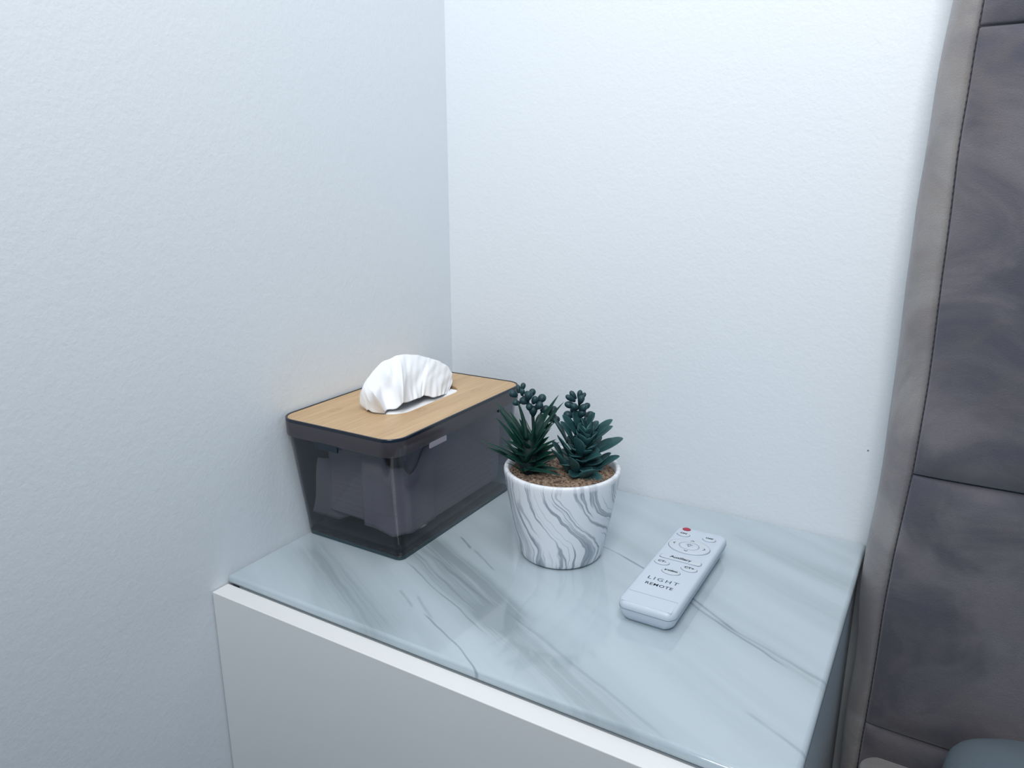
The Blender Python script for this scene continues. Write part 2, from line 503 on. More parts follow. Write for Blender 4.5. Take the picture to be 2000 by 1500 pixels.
# lid ring
LX0, LX1, LY0, LY1 = 0.0020, 0.1575, -0.3205, -0.0730
LZ = 0.0046
def lid_ring(ins, z, r=0.020):
    return [(a, b, z + LZ) for a, b in rrect(LX0 + ins, LX1 - ins, LY0 + ins, LY1 - ins, r - ins, 12)]
lid = P('lid', loft([lid_ring(0.0006, 0.1215), lid_ring(0.0, 0.1235), lid_ring(0, 0.1370), lid_ring(0.0004, 0.1385), lid_ring(0.0018, 0.1385), lid_ring(0.0022, 0.1225)], closed=True), M_LID, tb, auto=40)
P('rim', loft([lid_ring(-0.0001, 0.1372), lid_ring(-0.0001, 0.1396), lid_ring(0.0004, 0.1402), lid_ring(0.0018, 0.1402), lid_ring(0.0022, 0.1396), lid_ring(0.0022, 0.1372)], closed=True), M_RIM, lid, auto=40)
# bamboo board with the slot
SX0, SX1, SY0, SY1 = 0.0545, 0.1085, -0.2570, -0.1260
def match(outer, inner):
    return outer, inner
def ov(ins, z, n=12):
    return [(a, b, z + LZ) for a, b in rrect(SX0 + ins, SX1 - ins, SY0 + ins, SY1 - ins, (SX1 - SX0) / 2 - ins - 0.0005, n)]
bam = P('bamboo_inlay', loft([lid_ring(0.0024, 0.1360), lid_ring(0.0024, 0.1396), ov(-0.0004, 0.1396), ov(0.0, 0.1392), ov(0.0, 0.1345), lid_ring(0.0024, 0.1345)][0:5] , closed=True), M_BAMBOO, lid, smooth=False)
# latch tabs
P('tab', box_bm(0.0530, 0.0840, -0.3202, -0.3182, 0.1195, 0.1275, 0.0006), M_TABD, lid, smooth=False)
P('tab', box_bm(0.1554, 0.1572, -0.2640, -0.2350, 0.1205, 0.1272, 0.0006), M_TAB, lid, smooth=False)['label'] = 'pale grey tab'
P('tab', box_bm(0.1535, 0.1556, -0.1290, -0.1170, 0.1215, 0.1272, 0.0006), M_TABD, lid, smooth=False)

# ------------------------------------------------------------------ tissue pack inside
tp = tag(empty('tissue_pack', (0, 0, TZ)), 'pack of white tissues inside the smoked box with one sheet pulled up', 'tissues')
# stack: wavy block of folded sheets, slightly raised above the bottom
def stack_ring(z, k):
    pts = []
    jig = 0.00025 * sin(z * 2600) + 0.0003 * sin(z * 900 + 1)
    for i, (a, b) in enumerate(rrect(0.0150 + 0.004 * k, 0.1315 + 0.004 * k, -0.2700 - 0.003 * k, -0.0860, 0.009, 8)):
        wob = 0.0012 * sin(a * 170 + z * 60) + 0.0009 * sin(b * 150)
        lift = 0.010 * (1 - k) * sm(-0.10, -0.30, b) * 0
        a2 = a + (jig if a > 0.07 else -jig)
        pts.append((a2, b + jig + wob, z + 0.0022 * sin(a * 90 + 0.5) * (1 - k) + lift))
    return pts
rs = []
N = 44
for i in range(N + 1):
    k = i / N
    z = 0.0235 + (0.1230 - 0.0235) * k
    rs.append(stack_ring(z, k))
P('stack', loft(rs), M_STACK, tp)
# outer sheets: folded flap hanging at the front left, wrapped sheet at the front right corner
def flap(uu, vv):
    # loose folded corner at the front left
    bot = [(0.0068, 0, 0.0250), (0.0120, 0, 0.0180), (0.0240, 0, 0.0120), (0.0320, 0, 0.0140), (0.0540, 0, 0.0250)]
    top_ = [(0.0170, 0, 0.0900), (0.0250, 0, 0.0880), (0.0330, 0, 0.0850), (0.0420, 0, 0.0800), (0.0560, 0, 0.0700)]
    q = catm(bot, uu).lerp(catm(top_, uu), vv)
    return (q.x + 0.0015 * sin(vv * 6) * (1 - uu), -0.2850 + 0.019 * sm(0.0, 0.55, uu) + 0.003 * vv * (1 - uu) + 0.0007 * sin(uu * 9 + vv * 3), q.z)
fo = P('flap', grid_bm(18, 18, flap), M_FLAP, tp)
md = fo.modifiers.new('thickness', 'SOLIDIFY'); md.thickness = 0.0008
def wrap(uu, vv):
    # sheet draped round the front right corner of the stack
    s_ = -0.046 + uu * 0.092                 # arc length from the corner
    if s_ < 0: xx, yy = 0.1310 + s_, -0.2882
    else: xx, yy = 0.1362, -0.2760 + s_
    c_ = 0.006
    if abs(s_) < c_:
        q = (s_ + c_) / (2 * c_) * pi / 2
        xx = 0.1362 - c_ + c_ * sin(q); yy = -0.2760 + c_ - c_ * cos(q)
    z0 = 0.0250 + 0.0040 * sm(0.0, -0.046, s_) + 0.0006 * sin(s_ * 190)
    z1 = 0.121 - 0.030 * math.exp(-((s_ - 0.006) / 0.020) ** 2)
    zz = z0 + (z1 - z0) * vv
    off = 0.0003 * sin(s_ * 320 + vv * 2.5) + 0.0006 * sin(vv * 6 + s_ * 90)
    return (xx + (off if s_ > 0 else 0), yy + (off if s_ <= 0 else 0), zz)
wo = P('wrapping_sheet', grid_bm(56, 20, wrap), M_STACK, tp)
md = wo.modifiers.new('thickness', 'SOLIDIFY'); md.thickness = 0.0006
# film just under the slot
P('top_sheet', box_bm(0.0575, 0.1055, -0.2535, -0.1295, 0.1180, 0.1428, 0.006, 3), M_TISSUE, tp)
# control net of the sheet: 15 columns from the left tip to the right end, crest -> front hem (mm)
SHEET_NET = [
  [(73.5, -259.5, 146.9), (79.5, -259.7, 145.5), (85.5, -256.9, 144.7), (91.5, -253.6, 144.4)] ,
  [(67.5, -257.7, 166.6), (75.5, -260.9, 158.5), (84.5, -261.8, 154.7), (92.5, -258.8, 150.4)] ,
  [(65.5, -252.1, 173.8), (77.5, -257.5, 168.7), (92.5, -268.2, 168.2), (93.5, -255.8, 147.0)] ,
  [(65.5, -238.6, 183.0), (74.5, -239.9, 172.9), (80.5, -243.8, 161.0), (88.5, -246.3, 146.4)] ,
  [(65.5, -222.8, 190.6), (81.5, -235.4, 182.3), (84.5, -235.2, 163.6), (95.5, -240.5, 147.0)] ,
  [(67.5, -211.6, 191.9), (81.5, -225.2, 181.4), (92.5, -234.4, 167.9), (100.5, -238.1, 151.6)] ,
  [(69.5, -202.2, 194.1), (89.5, -221.2, 185.0), (102.5, -236.2, 171.8), (106.5, -242.2, 155.7)] ,
  [(71.5, -189.5, 192.7), (86.5, -208.1, 181.7), (97.5, -223.8, 169.5), (102.5, -227.0, 152.1)] ,
  [(73.5, -172.1, 188.5), (87.5, -196.4, 179.3), (93.5, -208.3, 163.9), (103.5, -217.5, 152.9)] ,
  [(75.5, -157.5, 183.6), (86.5, -178.3, 176.6), (94.5, -195.1, 165.1), (100.5, -203.8, 150.7)] ,
  [(77.5, -148.5, 180.1), (91.5, -173.6, 174.1), (97.5, -187.7, 166.6), (100.5, -197.0, 151.9)] ,
  [(79.5, -136.8, 174.6), (88.5, -155.5, 169.0), (97.5, -174.1, 162.7), (104.5, -184.3, 146.7)] ,
  [(81.5, -124.9, 166.6), (90.5, -144.0, 161.5), (99.5, -162.8, 156.7), (104.5, -171.4, 145.7)] ,
  [(85.5, -121.9, 158.9), (90.5, -134.3, 153.3), (96.5, -148.0, 148.3), (102.5, -161.5, 144.3)] ,
  [(87.5, -123.8, 150.4), (92.5, -133.6, 147.3), (96.5, -143.2, 144.2), (99.5, -151.2, 142.5)] ,
]

def net_col(i):
    c_ = [Vector(q) / 1000 for q in SHEET_NET[i]]
    cr = c_[0]
    yb = max(-0.246, min(-0.136, cr.y + (0.0 if cr.y > -0.2 else 0.012)))
    b1 = cr + Vector((-0.0045, 0.0, -0.0035)); b2 = cr + Vector((-0.009, 0.002, -0.016 if cr.z > 0.16 else -0.004)); b3 = Vector((0.0615, yb, 0.1395))
    if i == 0: b1 = cr + Vector((-0.003, 0.001, -0.001)); b2 = cr + Vector((-0.006, 0.004, -0.002)); b3 = Vector((0.066, -0.2480, 0.1395))
    return [b3, b2, b1] + c_
NET = [net_col(i) for i in range(len(SHEET_NET))]
def sheet(uu, vv):
    n_ = len(NET) - 1
    x_ = uu * n_
    i = min(int(x_), n_ - 1); f_ = x_ - i
    g = lambda k: catm(NET[max(0, min(n_, k))], vv)
    p0, p1, p2, p3 = g(i - 1), g(i), g(i + 1), g(i + 2)
    cm = 0.5 * ((2 * p1) + (-p0 + p2) * f_ + (2 * p0 - 5 * p1 + 4 * p2 - p3) * f_ ** 2 + (-p0 + 3 * p1 - 3 * p2 + p3) * f_ ** 3)
    q = cm * 0.45 + p1.lerp(p2, f_) * 0.55
    wr = 0.0005 * sin(uu * 45 + vv * 9) * sin(vv * 11 + uu * 21) + 0.00015 * sin(uu * 120 - vv * 8)
    wr += 0.0016 * sin(uu * 120) * sm(0.80, 1.0, vv) * sm(0.45, 0.6, uu) * 0.3
    return q + Vector((wr, 0, wr * 0.6))
so = P('pulled_sheet', grid_bm(140, 60, sheet), M_TISSUE, tp)
md = so.modifiers.new('thickness', 'SOLIDIFY'); md.thickness = 0.0005

# ------------------------------------------------------------------ potted succulents
PX, PY = 0.2673, -0.1857
pt = tag(empty('potted_succulents', (PX, PY, TZ)), 'dark green artificial succulents in a white marbled pot beside the tissue box', 'potted plant')
def lathe(prof, n=72):
    bm = loft([[(r_ * cos(2 * pi * i / n), r_ * sin(2 * pi * i / n), z) for i in range(n)] for r_, z in prof])
    return bm
RB, RT_, H = 0.0430, 0.0603, 0.0978
P('pot', lathe([(0.036, 0.0012), (0.0400, 0.0008), (0.0420, 0.0020), (0.0437, 0.0050), (0.0455, 0.012), (0.0492, 0.030), (0.0530, 0.050), (0.0565, 0.070), (0.0590, 0.086),
                (0.0603, 0.0935), (0.0603, 0.0962), (0.0595, 0.0977), (0.0578, 0.0981), (0.0560, 0.0976), (0.0552, 0.0960), (0.0545, 0.088), (0.0535, 0.078)]), M_POT, pt)
P('foot_ring', lathe([(0.034, 0.0), (0.0395, 0.0), (0.0398, 0.0014), (0.034, 0.0014)]), plain('foot_dark', (0.03, 0.05, 0.08), 0.8), pt)
# gravel: bed plus loose grains, nobody could count them
bm = lathe([(0.0535, 0.080), (0.0543, 0.0905), (0.040, 0.0915), (0.020, 0.0920), (0.002, 0.0922)], 48)
rg = random.Random(3)
for _ in range(2600):
    a = rg.uniform(0, 2 * pi); r_ = 0.0535 * math.sqrt(rg.random())
    s_ = rg.uniform(0.0007, 0.0015)
    m = Matrix.Translation((r_ * cos(a), r_ * sin(a), 0.0922 - r_ * 0.03 + rg.uniform(-0.0004, 0.0008))) @ Matrix.Rotation(rg.uniform(0, pi), 4, (rg.random(), rg.random(), 1)) @ Matrix.Diagonal((s_, s_ * rg.uniform(0.6, 1), s_ * rg.uniform(0.5, 0.9), 1))
    bmesh.ops.create_icosphere(bm, subdivisions=1, radius=1, matrix=m)
tag(P('gravel', bm, M_GRAVEL, pt, smooth=False), kind='stuff')

AGAVE = [
 ((203.8, -240.8, 130.8),(227.4, -209.4, 105.7),6.3),
 ((202.3, -230.1, 120.7),(225.4, -210.6, 104.1),5.1),
 ((221.1, -236.4, 139.3),(229.9, -213.7, 111.8),6.3),
 ((213.6, -229.2, 154.5),(232.4, -208.8, 114.7),7.2),
 ((208.0, -218.6, 161.8),(232.7, -206.3, 118.9),6.3),
 ((201.5, -213.1, 166.6),(235.7, -202.2, 121.4),7.2),
 ((237.8, -228.8, 177.6),(239.3, -211.7, 131.5),10.1),
 ((259.5, -181.1, 172.3),(239.9, -198.6, 126.0),8.0),
 ((269.3, -189.3, 168.4),(242.0, -200.8, 122.1),7.6),
 ((267.9, -204.1, 151.7),(244.0, -204.3, 118.7),5.9),
 ((268.6, -214.1, 148.4),(244.3, -206.4, 112.9),5.9),
 ((259.7, -227.5, 129.8),(240.4, -213.4, 107.1),8.0),
 ((283.6, -215.7, 100.6),(237.8, -214.9, 98.9),5.5),
 ((232.9, -241.0, 113.3),(236.8, -213.2, 94.0),5.1),
 ((271.8, -208.7, 134.9),(244.3, -206.4, 112.9),6.3),
 ((210.6, -196.1, 151.4),(232.9, -200.4, 120.3),6.7),
 ((238.9, -179.4, 151.4),(237.7, -196.3, 123.3),6.7),
 ((237.7, -235.9, 129.2),(237.7, -214.9, 107.9),5.9),
]
JADE = [
 ((274.5, -174.6, 156.5),(279.2, -176.4, 139.3),7.6),
 ((266.7, -186.2, 152.8),(278.9, -178.9, 131.9),7.2),
 ((258.9, -190.8, 148.8),(271.8, -183.1, 122.9),7.6),
 ((270.3, -198.0, 149.6),(278.7, -181.4, 122.8),7.6),
 ((284.0, -178.2, 150.3),(287.5, -173.9, 133.5),6.3),
 ((294.4, -167.5, 154.6),(288.1, -173.5, 135.9),7.2),
 ((295.1, -160.1, 143.8),(289.3, -170.5, 131.2),5.9),
 ((308.5, -154.5, 146.0),(290.8, -169.6, 124.7),7.6),
 ((312.9, -163.5, 142.1),(291.1, -171.8, 121.3),7.6),
 ((288.2, -194.4, 146.1),(290.0, -177.0, 126.0),5.9),
 ((269.7, -203.0, 136.7),(277.2, -184.6, 104.8),8.0),
 ((260.3, -196.9, 126.7),(268.8, -184.9, 104.0),6.7),
 ((292.4, -203.5, 137.8),(284.7, -182.5, 106.4),9.3),
 ((269.3, -214.8, 126.0),(275.9, -190.0, 94.0),8.4),
 ((291.1, -213.6, 120.4),(282.8, -188.3, 89.9),8.9),
 ((300.7, -159.1, 117.5),(287.3, -174.0, 112.3),6.7),
 ((310.0, -151.3, 125.0),(290.7, -172.0, 110.6),6.7),
 ((320.7, -154.2, 127.8),(292.0, -171.2, 109.0),8.0),
 ((309.8, -158.3, 111.1),(294.4, -169.8, 94.9),6.3),
 ((321.4, -163.1, 111.2),(294.4, -169.8, 92.4),7.6),
 ((311.6, -187.5, 118.9),(285.4, -182.1, 102.3),7.6),
 ((311.2, -199.3, 106.9),(286.6, -190.7, 85.8),9.3),
 ((276.6, -201.3, 127.1),(279.9, -183.0, 104.8),7.2),
 ((299.5, -185.3, 145.4),(289.5, -176.2, 129.7),6.7),
 ((268.6, -168.8, 141.8),(280.0, -173.7, 125.6),7.6),
 ((284.8, -156.9, 129.6),(286.8, -169.6, 117.4),7.6),
 ((294.2, -149.0, 123.9),(286.9, -169.6, 112.4),7.6),
 ((266.4, -172.4, 126.1),(277.6, -175.1, 109.1),8.4),
]
BEADS_A = [
 ((225.5, -194.3, 180.2),(225.4, -196.2, 175.5),2.5),
 ((220.0, -195.2, 177.7),(221.8, -196.9, 171.9),2.3),
 ((228.8, -201.6, 176.1),(227.5, -200.5, 171.3),2.4),
 ((218.0, -203.3, 172.6),(222.3, -200.8, 169.8),3.5),
 ((228.0, -190.5, 171.2),(227.8, -193.4, 167.1),2.4),
 ((233.6, -189.5, 173.0),(231.7, -192.5, 168.3),3.4),
 ((235.2, -200.2, 172.7),(233.4, -198.5, 166.8),3.9),
 ((240.8, -196.9, 168.4),(238.0, -195.7, 162.9),3.2),
 ((243.2, -186.1, 167.2),(240.3, -188.8, 163.0),4.0),
 ((227.6, -197.7, 165.0),(230.3, -196.1, 164.2),3.8),
 ((223.7, -207.0, 164.8),(226.1, -202.7, 162.9),3.0),
 ((244.7, -194.5, 162.0),(240.7, -194.2, 158.0),3.7),
 ((246.6, -184.1, 155.5),(243.0, -187.2, 153.3),3.7),
 ((234.9, -198.0, 159.8),(234.8, -196.2, 156.9),3.4),
 ((241.8, -184.7, 145.1),(239.9, -187.6, 142.4),4.4),
 ((252.4, -178.4, 154.0),(249.2, -182.1, 148.1),3.9),
 ((256.1, -178.5, 144.1),(251.8, -182.0, 142.7),3.5),
 ((237.3, -194.3, 155.9),(236.9, -193.6, 150.8),4.2),
 ((249.7, -173.0, 144.8),(247.6, -178.9, 141.2),3.4),
]
BEADS_B = [
 ((268.4, -168.9, 171.8),(272.9, -168.1, 165.8),2.6),
 ((267.8, -176.2, 169.5),(273.8, -171.8, 164.5),2.7),
 ((275.7, -164.6, 172.2),(275.5, -166.6, 165.8),2.7),
 ((277.8, -158.7, 169.2),(276.5, -163.2, 165.1),2.1),
 ((281.4, -172.8, 169.1),(278.8, -171.6, 162.8),3.2),
 ((267.9, -176.2, 161.5),(274.6, -171.3, 158.9),3.4),
 ((276.7, -180.2, 162.0),(278.0, -174.8, 158.0),3.2),
 ((281.6, -158.8, 157.9),(277.9, -163.8, 155.0),3.0),
 ((284.4, -173.4, 160.2),(280.2, -172.2, 155.2),3.5),
 ((266.6, -174.6, 150.0),(272.9, -170.9, 148.8),3.8),
 ((269.1, -168.5, 153.6),(274.5, -167.2, 152.1),2.2),
 ((282.4, -172.3, 154.0),(279.1, -171.4, 149.2),3.9),
 ((284.4, -157.1, 146.9),(280.8, -162.0, 141.1),4.6),
 ((282.8, -162.7, 143.3),(280.6, -164.9, 137.8),3.5),
 ((274.5, -165.3, 149.2),(275.9, -166.3, 144.0),3.4),
]

def extra(c0, c1, n_, L0, L1, w_, tilt0, tilt1, seed):
    rr = random.Random(seed)
    out = []
    for i in range(n_):
        k = i / (n_ - 1)
        a_ = i * 2.39996 + rr.uniform(-0.3, 0.3)
        L = (L0 + (L1 - L0) * k) * rr.uniform(0.85, 1.1)
        el = radians(tilt0 + (tilt1 - tilt0) * k + rr.uniform(-8, 8))
        b_ = [c0[j] + (c1[j] - c0[j]) * k for j in range(3)]
        out.append(((b_[0] + L * cos(el) * cos(a_), b_[1] + L * cos(el) * sin(a_), b_[2] + L * sin(el)), (b_[0] + 2.5 * cos(a_), b_[1] + 2.5 * sin(a_), b_[2]), w_ * rr.uniform(0.85, 1.1)))
    return out
AGAVE += extra((239, -204, 94), (240, -201, 122), 34, 33, 34, 9.5, 6, 66, 5)
JADE += extra((284, -182, 92), (289, -174, 134), 40, 27, 13, 9.5, 4, 60, 8)
def loc(p_):
    return Vector((p_[0] / 1000 - PX, p_[1] / 1000 - PY, p_[2] / 1000))

def leaf_mesh(name, L, wd, th, kind, seed):
    """leaf from base at the origin along +Z, face towards +Y, curling"""
    rr = random.Random(seed)
    nu, nv = 12, 10
    rings = []
    tips = []
    for i in range(nu + 1):
        k = (i / nu) if kind == 'agave' else 1 - (1 - i / nu) ** 1.5
        if kind == 'agave':
            ww = wd * (0.75 + 0.25 * sin(pi * min(1, k * 2.2) * 0.5)) * (1 - k) ** 0.75 * (1 - 0.15 * k) + 0.00012
            tt = th * (1 - k) ** 0.8 + 0.00010
            bend = L * 0.13 * (k * k - k * 0.9)
        else:
            ww = wd * (0.42 + 0.58 * sm(0, 0.55, k)) * (1.0 if k < 0.55 else max(0.0, 1 - ((k - 0.55) / 0.45) ** 2.1) ** 0.62) + 0.00012
            tt = th * (0.75 + 0.25 * sin(pi * k)) * (1 - k ** 8) + 0.0001
            bend = L * 0.16 * (k * k - k)
        ring = []
        for j in range(nv):
            a = 2 * pi * j / nv
            xx = ww * 0.5 * cos(a)
            yy = tt * 0.5 * sin(a)
            # channelled inner face, keeled back
            if sin(a) > 0: yy *= 0.35
            yy += 0.28 * ww * (abs(cos(a)) ** 2) * 0.5
            ring.append((xx, yy - bend, L * k))
        rings.append(ring)
        tips.append(k)
    bm = loft(rings)
    bmesh.ops.recalc_face_normals(bm, faces=bm.faces)
    me = bpy.data.meshes.new(name)
    bm.to_mesh(me); bm.free()
    at = me.attributes.new('tipness', 'FLOAT', 'POINT')
    for i, v_ in enumerate(me.vertices):
        j = i % nv
        k = (i // nv) / nu if i < nv * (nu + 1) else 1
        edge = abs(cos(2 * pi * j / nv)) ** 6
        at.data[i].value = 0.25 * k + (0.75 if edge > 0.5 else 0) * (0.4 + 0.6 * k)
    return me

def orient(base, tip, face):
    zz = (tip - base).normalized()
    yy = (face - zz * face.dot(zz))
    if yy.length < 1e-4: yy = Vector((0, 0, 1)) - zz * zz.z
    yy.normalize()
    xx = yy.cross(zz)
    return Matrix((xx, yy, zz)).transposed().to_4x4()

def rosette(name, data, mat, kind, axis, thick, stem_pts, wscale=1.45):
    bm = tube_bm(stem_pts)
    root = P(name, bm, M_STEM, pt)
    for i, (tip, base, wd) in enumerate(data):
        tp_, bs = loc(tip), loc(base)
        ax = Vector((axis[0], axis[1], 0))
        # the inner face of a leaf looks towards the rosette's axis and up
        mid = (tp_ + bs) / 2
        inward = Vector((ax.x - mid.x, ax.y - mid.y, 0))
        face = inward.normalized() * 0.6 + Vector((0, 0, 1)) if inward.length > 0.002 else Vector((0, 0.2, 1))
        # leaves are twisted a little on their axis
        face = face.normalized() + Vector((0.25, -0.55, 0)) * (0.7 + 0.5 * sin(i * 2.3))
        me = leaf_mesh('leaf', (tp_ - bs).length, wd / 1000 * wscale, wd / 1000 * thick, kind, i)
        o = link('leaf', me, mat, root)
        o.matrix_local = Matrix.Translation(bs) @ orient(bs, tp_, face)
    return root

def tube_bm(pts, n=8):
    rings = []
    P_ = [Vector(p_[:3]) for p_ in pts]
    for i, p_ in enumerate(P_):
        d = (P_[min(i + 1, len(P_) - 1)] - P_[max(i - 1, 0)]).normalized()
        m = orient(Vector((0, 0, 0)), d, Vector((0, 1, 0.01)))
        r_ = pts[i][3]
        rings.append([p_ + (m @ Vector((r_ * cos(2 * pi * j / n), r_ * sin(2 * pi * j / n), 0))) for j in range(n)])
    return loft(rings)

ac = loc((239, -206, 0))
rosette('spiky_succulent', AGAVE, M_AGAVE, 'agave', (ac.x, ac.y), 0.62,
        [(ac.x, ac.y, 0.086, 0.007), (ac.x, ac.y, 0.100, 0.0095), (ac.x + 0.0005, ac.y, 0.115, 0.0085), (ac.x, ac.y, 0.128, 0.005), (ac.x, ac.y, 0.134, 0.001)])
j0, j1, j2, j3 = loc((284, -184, 86)), loc((284, -178, 105)), loc((287, -174, 125)), loc((289, -173, 138))
rosette('leafy_succulent', JADE, M_JADE, 'jade', (j2.x, j2.y), 0.50,
        [tuple(j0) + (0.006,), tuple(j1) + (0.0055,), tuple(j2) + (0.0045,), tuple(j3) + (0.002,)])

def bead_mesh(L, r_):
    prof = []
    for i in range(12):
        k = (0, .15, .3, .45, .6, .7, .8, .88, .94, .975, .993, 1)[i]
        if k < 0.6: rad = r_ * (0.45 + 0.55 * sin(pi / 2 * (k / 0.6)) )
        else: rad = r_ * math.sqrt(max(0.0, 1 - ((k - 0.6) / 0.4) ** 2))
        prof.append((max(rad, 0.0002), L * k))
    n = 12
    bm = loft([[(q * cos(2 * pi * i / n), q * sin(2 * pi * i / n), z) for i in range(n)] for q, z in prof])
    bmesh.ops.recalc_face_normals(bm, faces=bm.faces)
    me = bpy.data.meshes.new('leaf')
    bm.to_mesh(me); bm.free()
    at = me.attributes.new('tipness', 'FLOAT', 'POINT')
    for i, v_ in enumerate(me.vertices):
        at.data[i].value = v_.co.z / L
    return me

def beaded(data, stem):
    root = P('beaded_succulent', tube_bm([tuple(loc(p_)) + (r_,) for p_, r_ in stem]), M_STEM, pt)
    sp = [loc(p_) for p_, r_ in stem]
    for i, (tip, base, r_) in enumerate(data):
        t_, b_ = loc(tip), loc(base)
        d = (t_ - b_).normalized()
        rad = r_ / 1000 * 1.08
        L = max((t_ - b_).length + rad, rad * 2.5)
        b_ = t_ + d * rad - d * L
        o = link('leaf', bead_mesh(L, rad), M_BEAD, root)
        o.matrix_local = Matrix.Translation(b_) @ orient(b_, t_, Vector((0, 1, 0.1)))
        # little stalk joins the bead to the stem
    return root
beaded(BEADS_A, [((243, -193, 86), 0.0022), ((239.1, -194.5, 116.7), 0.002), ((237.4, -193.7, 139.9), 0.0018), ((235.6, -192.9, 156.1), 0.0016), ((229.6, -195.3, 165.2), 0.0012), ((224.6, -197.9, 173.0), 0.0006)])
beaded(BEADS_B, [((276, -166, 86), 0.0022), ((280.0, -168.8, 120.1), 0.002), ((279.1, -168.6, 148.6), 0.0016), ((277.5, -169.5, 160.7), 0.0014), ((276.0, -168.9, 170.0), 0.0007)])

# ------------------------------------------------------------------ remote control
rm = tag(empty('remote_control', (0.3955, -0.1885, TZ)), 'white light remote lying on the marble top right of the pot', 'remote control')
RW, RL, RH = 0.0272, 0.0855, 0.0210
def rem_ring(ins, z, end=0.0):
    pts = []
    hw, hl = RW - ins, RL - ins
    r_ = 0.0075
    for a, b in rrect(-hw, hw, -hl - 0.0, hl, max(0.003, r_ - ins * 0.3), 8):
        # near end bows outwards
        if b < -hl + 0.02:
            b -= (0.0045 - end) * (1 - (a / hw) ** 2) * sm(-hl + 0.02, -hl, b)
        if b > hl - 0.02:
            b += 0.0012 * (1 - (a / hw) ** 2)
        pts.append((a, b, z))
    return pts
body = P('casing', loft([rem_ring(0.0080, 0.0006), rem_ring(0.0058, 0.0014), rem_ring(0.0032, 0.0045), rem_ring(0.0014, 0.0085), rem_ring(0.0004, 0.0128), rem_ring(0.0002, 0.0142),
                         rem_ring(0.0, 0.0146), rem_ring(0.0002, 0.0174), rem_ring(0.0010, 0.0195), rem_ring(0.0024, 0.0206), rem_ring(0.0042, 0.0210)]), M_REM, rm, auto=60)
# split line between the shells, battery cover line
gl = [rem_ring(-0.00002, 0.01410), rem_ring(-0.00002, 0.01440), rem_ring(0.0006, 0.0144), rem_ring(0.0006, 0.0141)]
P('shell_seam', loft(gl, closed=True), M_GROOVE, body)
def ell(cx, cy, rx, ry, h, mat, name='button', dome=0.35, parent=None, n=36, sup=2.0):
    rs_ = []
    for s_, z in ((1.0, -0.0004), (1.0, h * 0.7), (0.93, h * 0.95), (0.8, h), (0.05, h * (1 + dome * 0.1))):
        ring = []
        for i in range(n):
            a = 2 * pi * i / n
            ca, sa = cos(a), sin(a)
            ring.append((rx * s_ * abs(ca) ** (2 / sup) * (1 if ca > 0 else -1), ry * s_ * abs(sa) ** (2 / sup) * (1 if sa > 0 else -1), z))
        rs_.append(ring)
    o = P(name, loft(rs_), mat, rm if parent is None else parent)
    o.location = (cx, cy, RH if parent is None else 0)
    # dark moat at the foot
    rs_ = [[(rx * s_ * cos(2 * pi * i / n), ry * s_ * sin(2 * pi * i / n), z) for i in range(n)] for s_, z in ((1.0 + 0.0004 / rx, -0.0003), (1.0 + 0.0004 / rx, 0.00008), (0.98, 0.00008), (0.98, -0.0003))]
    if parent is None and sup == 2.0:
        g = P('moat', loft(rs_, closed=True), M_GROOVE, o)
    return o
def RC(x_, y_): return (x_ - 0.3945, y_ + 0.1855)
def text(parent, s_, cx, cy, z, size, mat, bold=0.0, name='lettering', sx=1.0, space=1.0):
    cu = bpy.data.curves.new(name, 'FONT')
    cu.body = s_
    cu.size = size
    cu.align_x = 'CENTER'; cu.align_y = 'CENTER'
    cu.extrude = 0.00004
    cu.offset = bold
    cu.space_character = space
    tmp = bpy.data.objects.new('tmp_text', cu)
    COL.objects.link(tmp)
    bpy.context.view_layer.update()
    me = bpy.data.meshes.new_from_object(tmp.evaluated_get(bpy.context.evaluated_depsgraph_get()))
    bpy.data.objects.remove(tmp); bpy.data.curves.remove(cu)
    o = link(name, me, mat, parent, smooth=False)
    o.location = (cx, cy, z)
    o.scale = (sx, 1, 1)
    return o
HB = 0.0011
a = RC(0.3785, -0.1062)
o = ell(a[0], a[1], 0.0042, 0.0036, 0.0006, M_RED, 'indicator_light'); o['label'] = 'red indicator light'
a = RC(0.3792, -0.1195); o = ell(a[0], a[1], 0.0068, 0.0047, HB, M_BTN); text(o, 'ON', 0, 0.0008, HB * 1.06, 0.0036, M_INK, 0.00018, sx=1.2)
a = RC(0.4062, -0.1180); o = ell(a[0], a[1], 0.0068, 0.0047, HB, M_BTN); text(o, 'OFF', 0, 0.0008, HB * 1.06, 0.0036, M_INK, 0.00018, sx=1.2)
a = RC(0.3932, -0.1440); pad = ell(a[0], a[1], 0.0212, 0.0155, 0.0013, M_BTN, 'direction_pad', dome=0.6)
def chev(cx, cy, rot, s_=0.0019):
    bm = bmesh.new()
    wv_ = 0.0006
    pts = [(-s_, -s_ * 0.45), (0, s_ * 0.45), (s_, -s_ * 0.45), (s_, -s_ * 0.45 - wv_ * 1.4), (0, s_ * 0.45 - wv_ * 1.6), (-s_, -s_ * 0.45 - wv_ * 1.4)]
    lo = [bm.verts.new((x_, y_, 0)) for x_, y_ in pts]
    hi = [bm.verts.new((x_, y_, 0.0001)) for x_, y_ in pts]
    for i in range(6):
        bm.faces.new((lo[i], lo[(i + 1) % 6], hi[(i + 1) % 6], hi[i]))
    bm.faces.new(hi[0:3] + hi[3:6][:0] + [hi[3], hi[4], hi[5]])
    o_ = P('arrow_mark', bm, M_INK, pad, smooth=False)
    o_.location = (cx, cy, 0.00136); o_.rotation_euler = (0, 0, rot)
chev(0, 0.0125, 0); chev(0, -0.0118, pi); chev(-0.0160, 0, pi / 2); chev(0.0160, 0, -pi / 2)
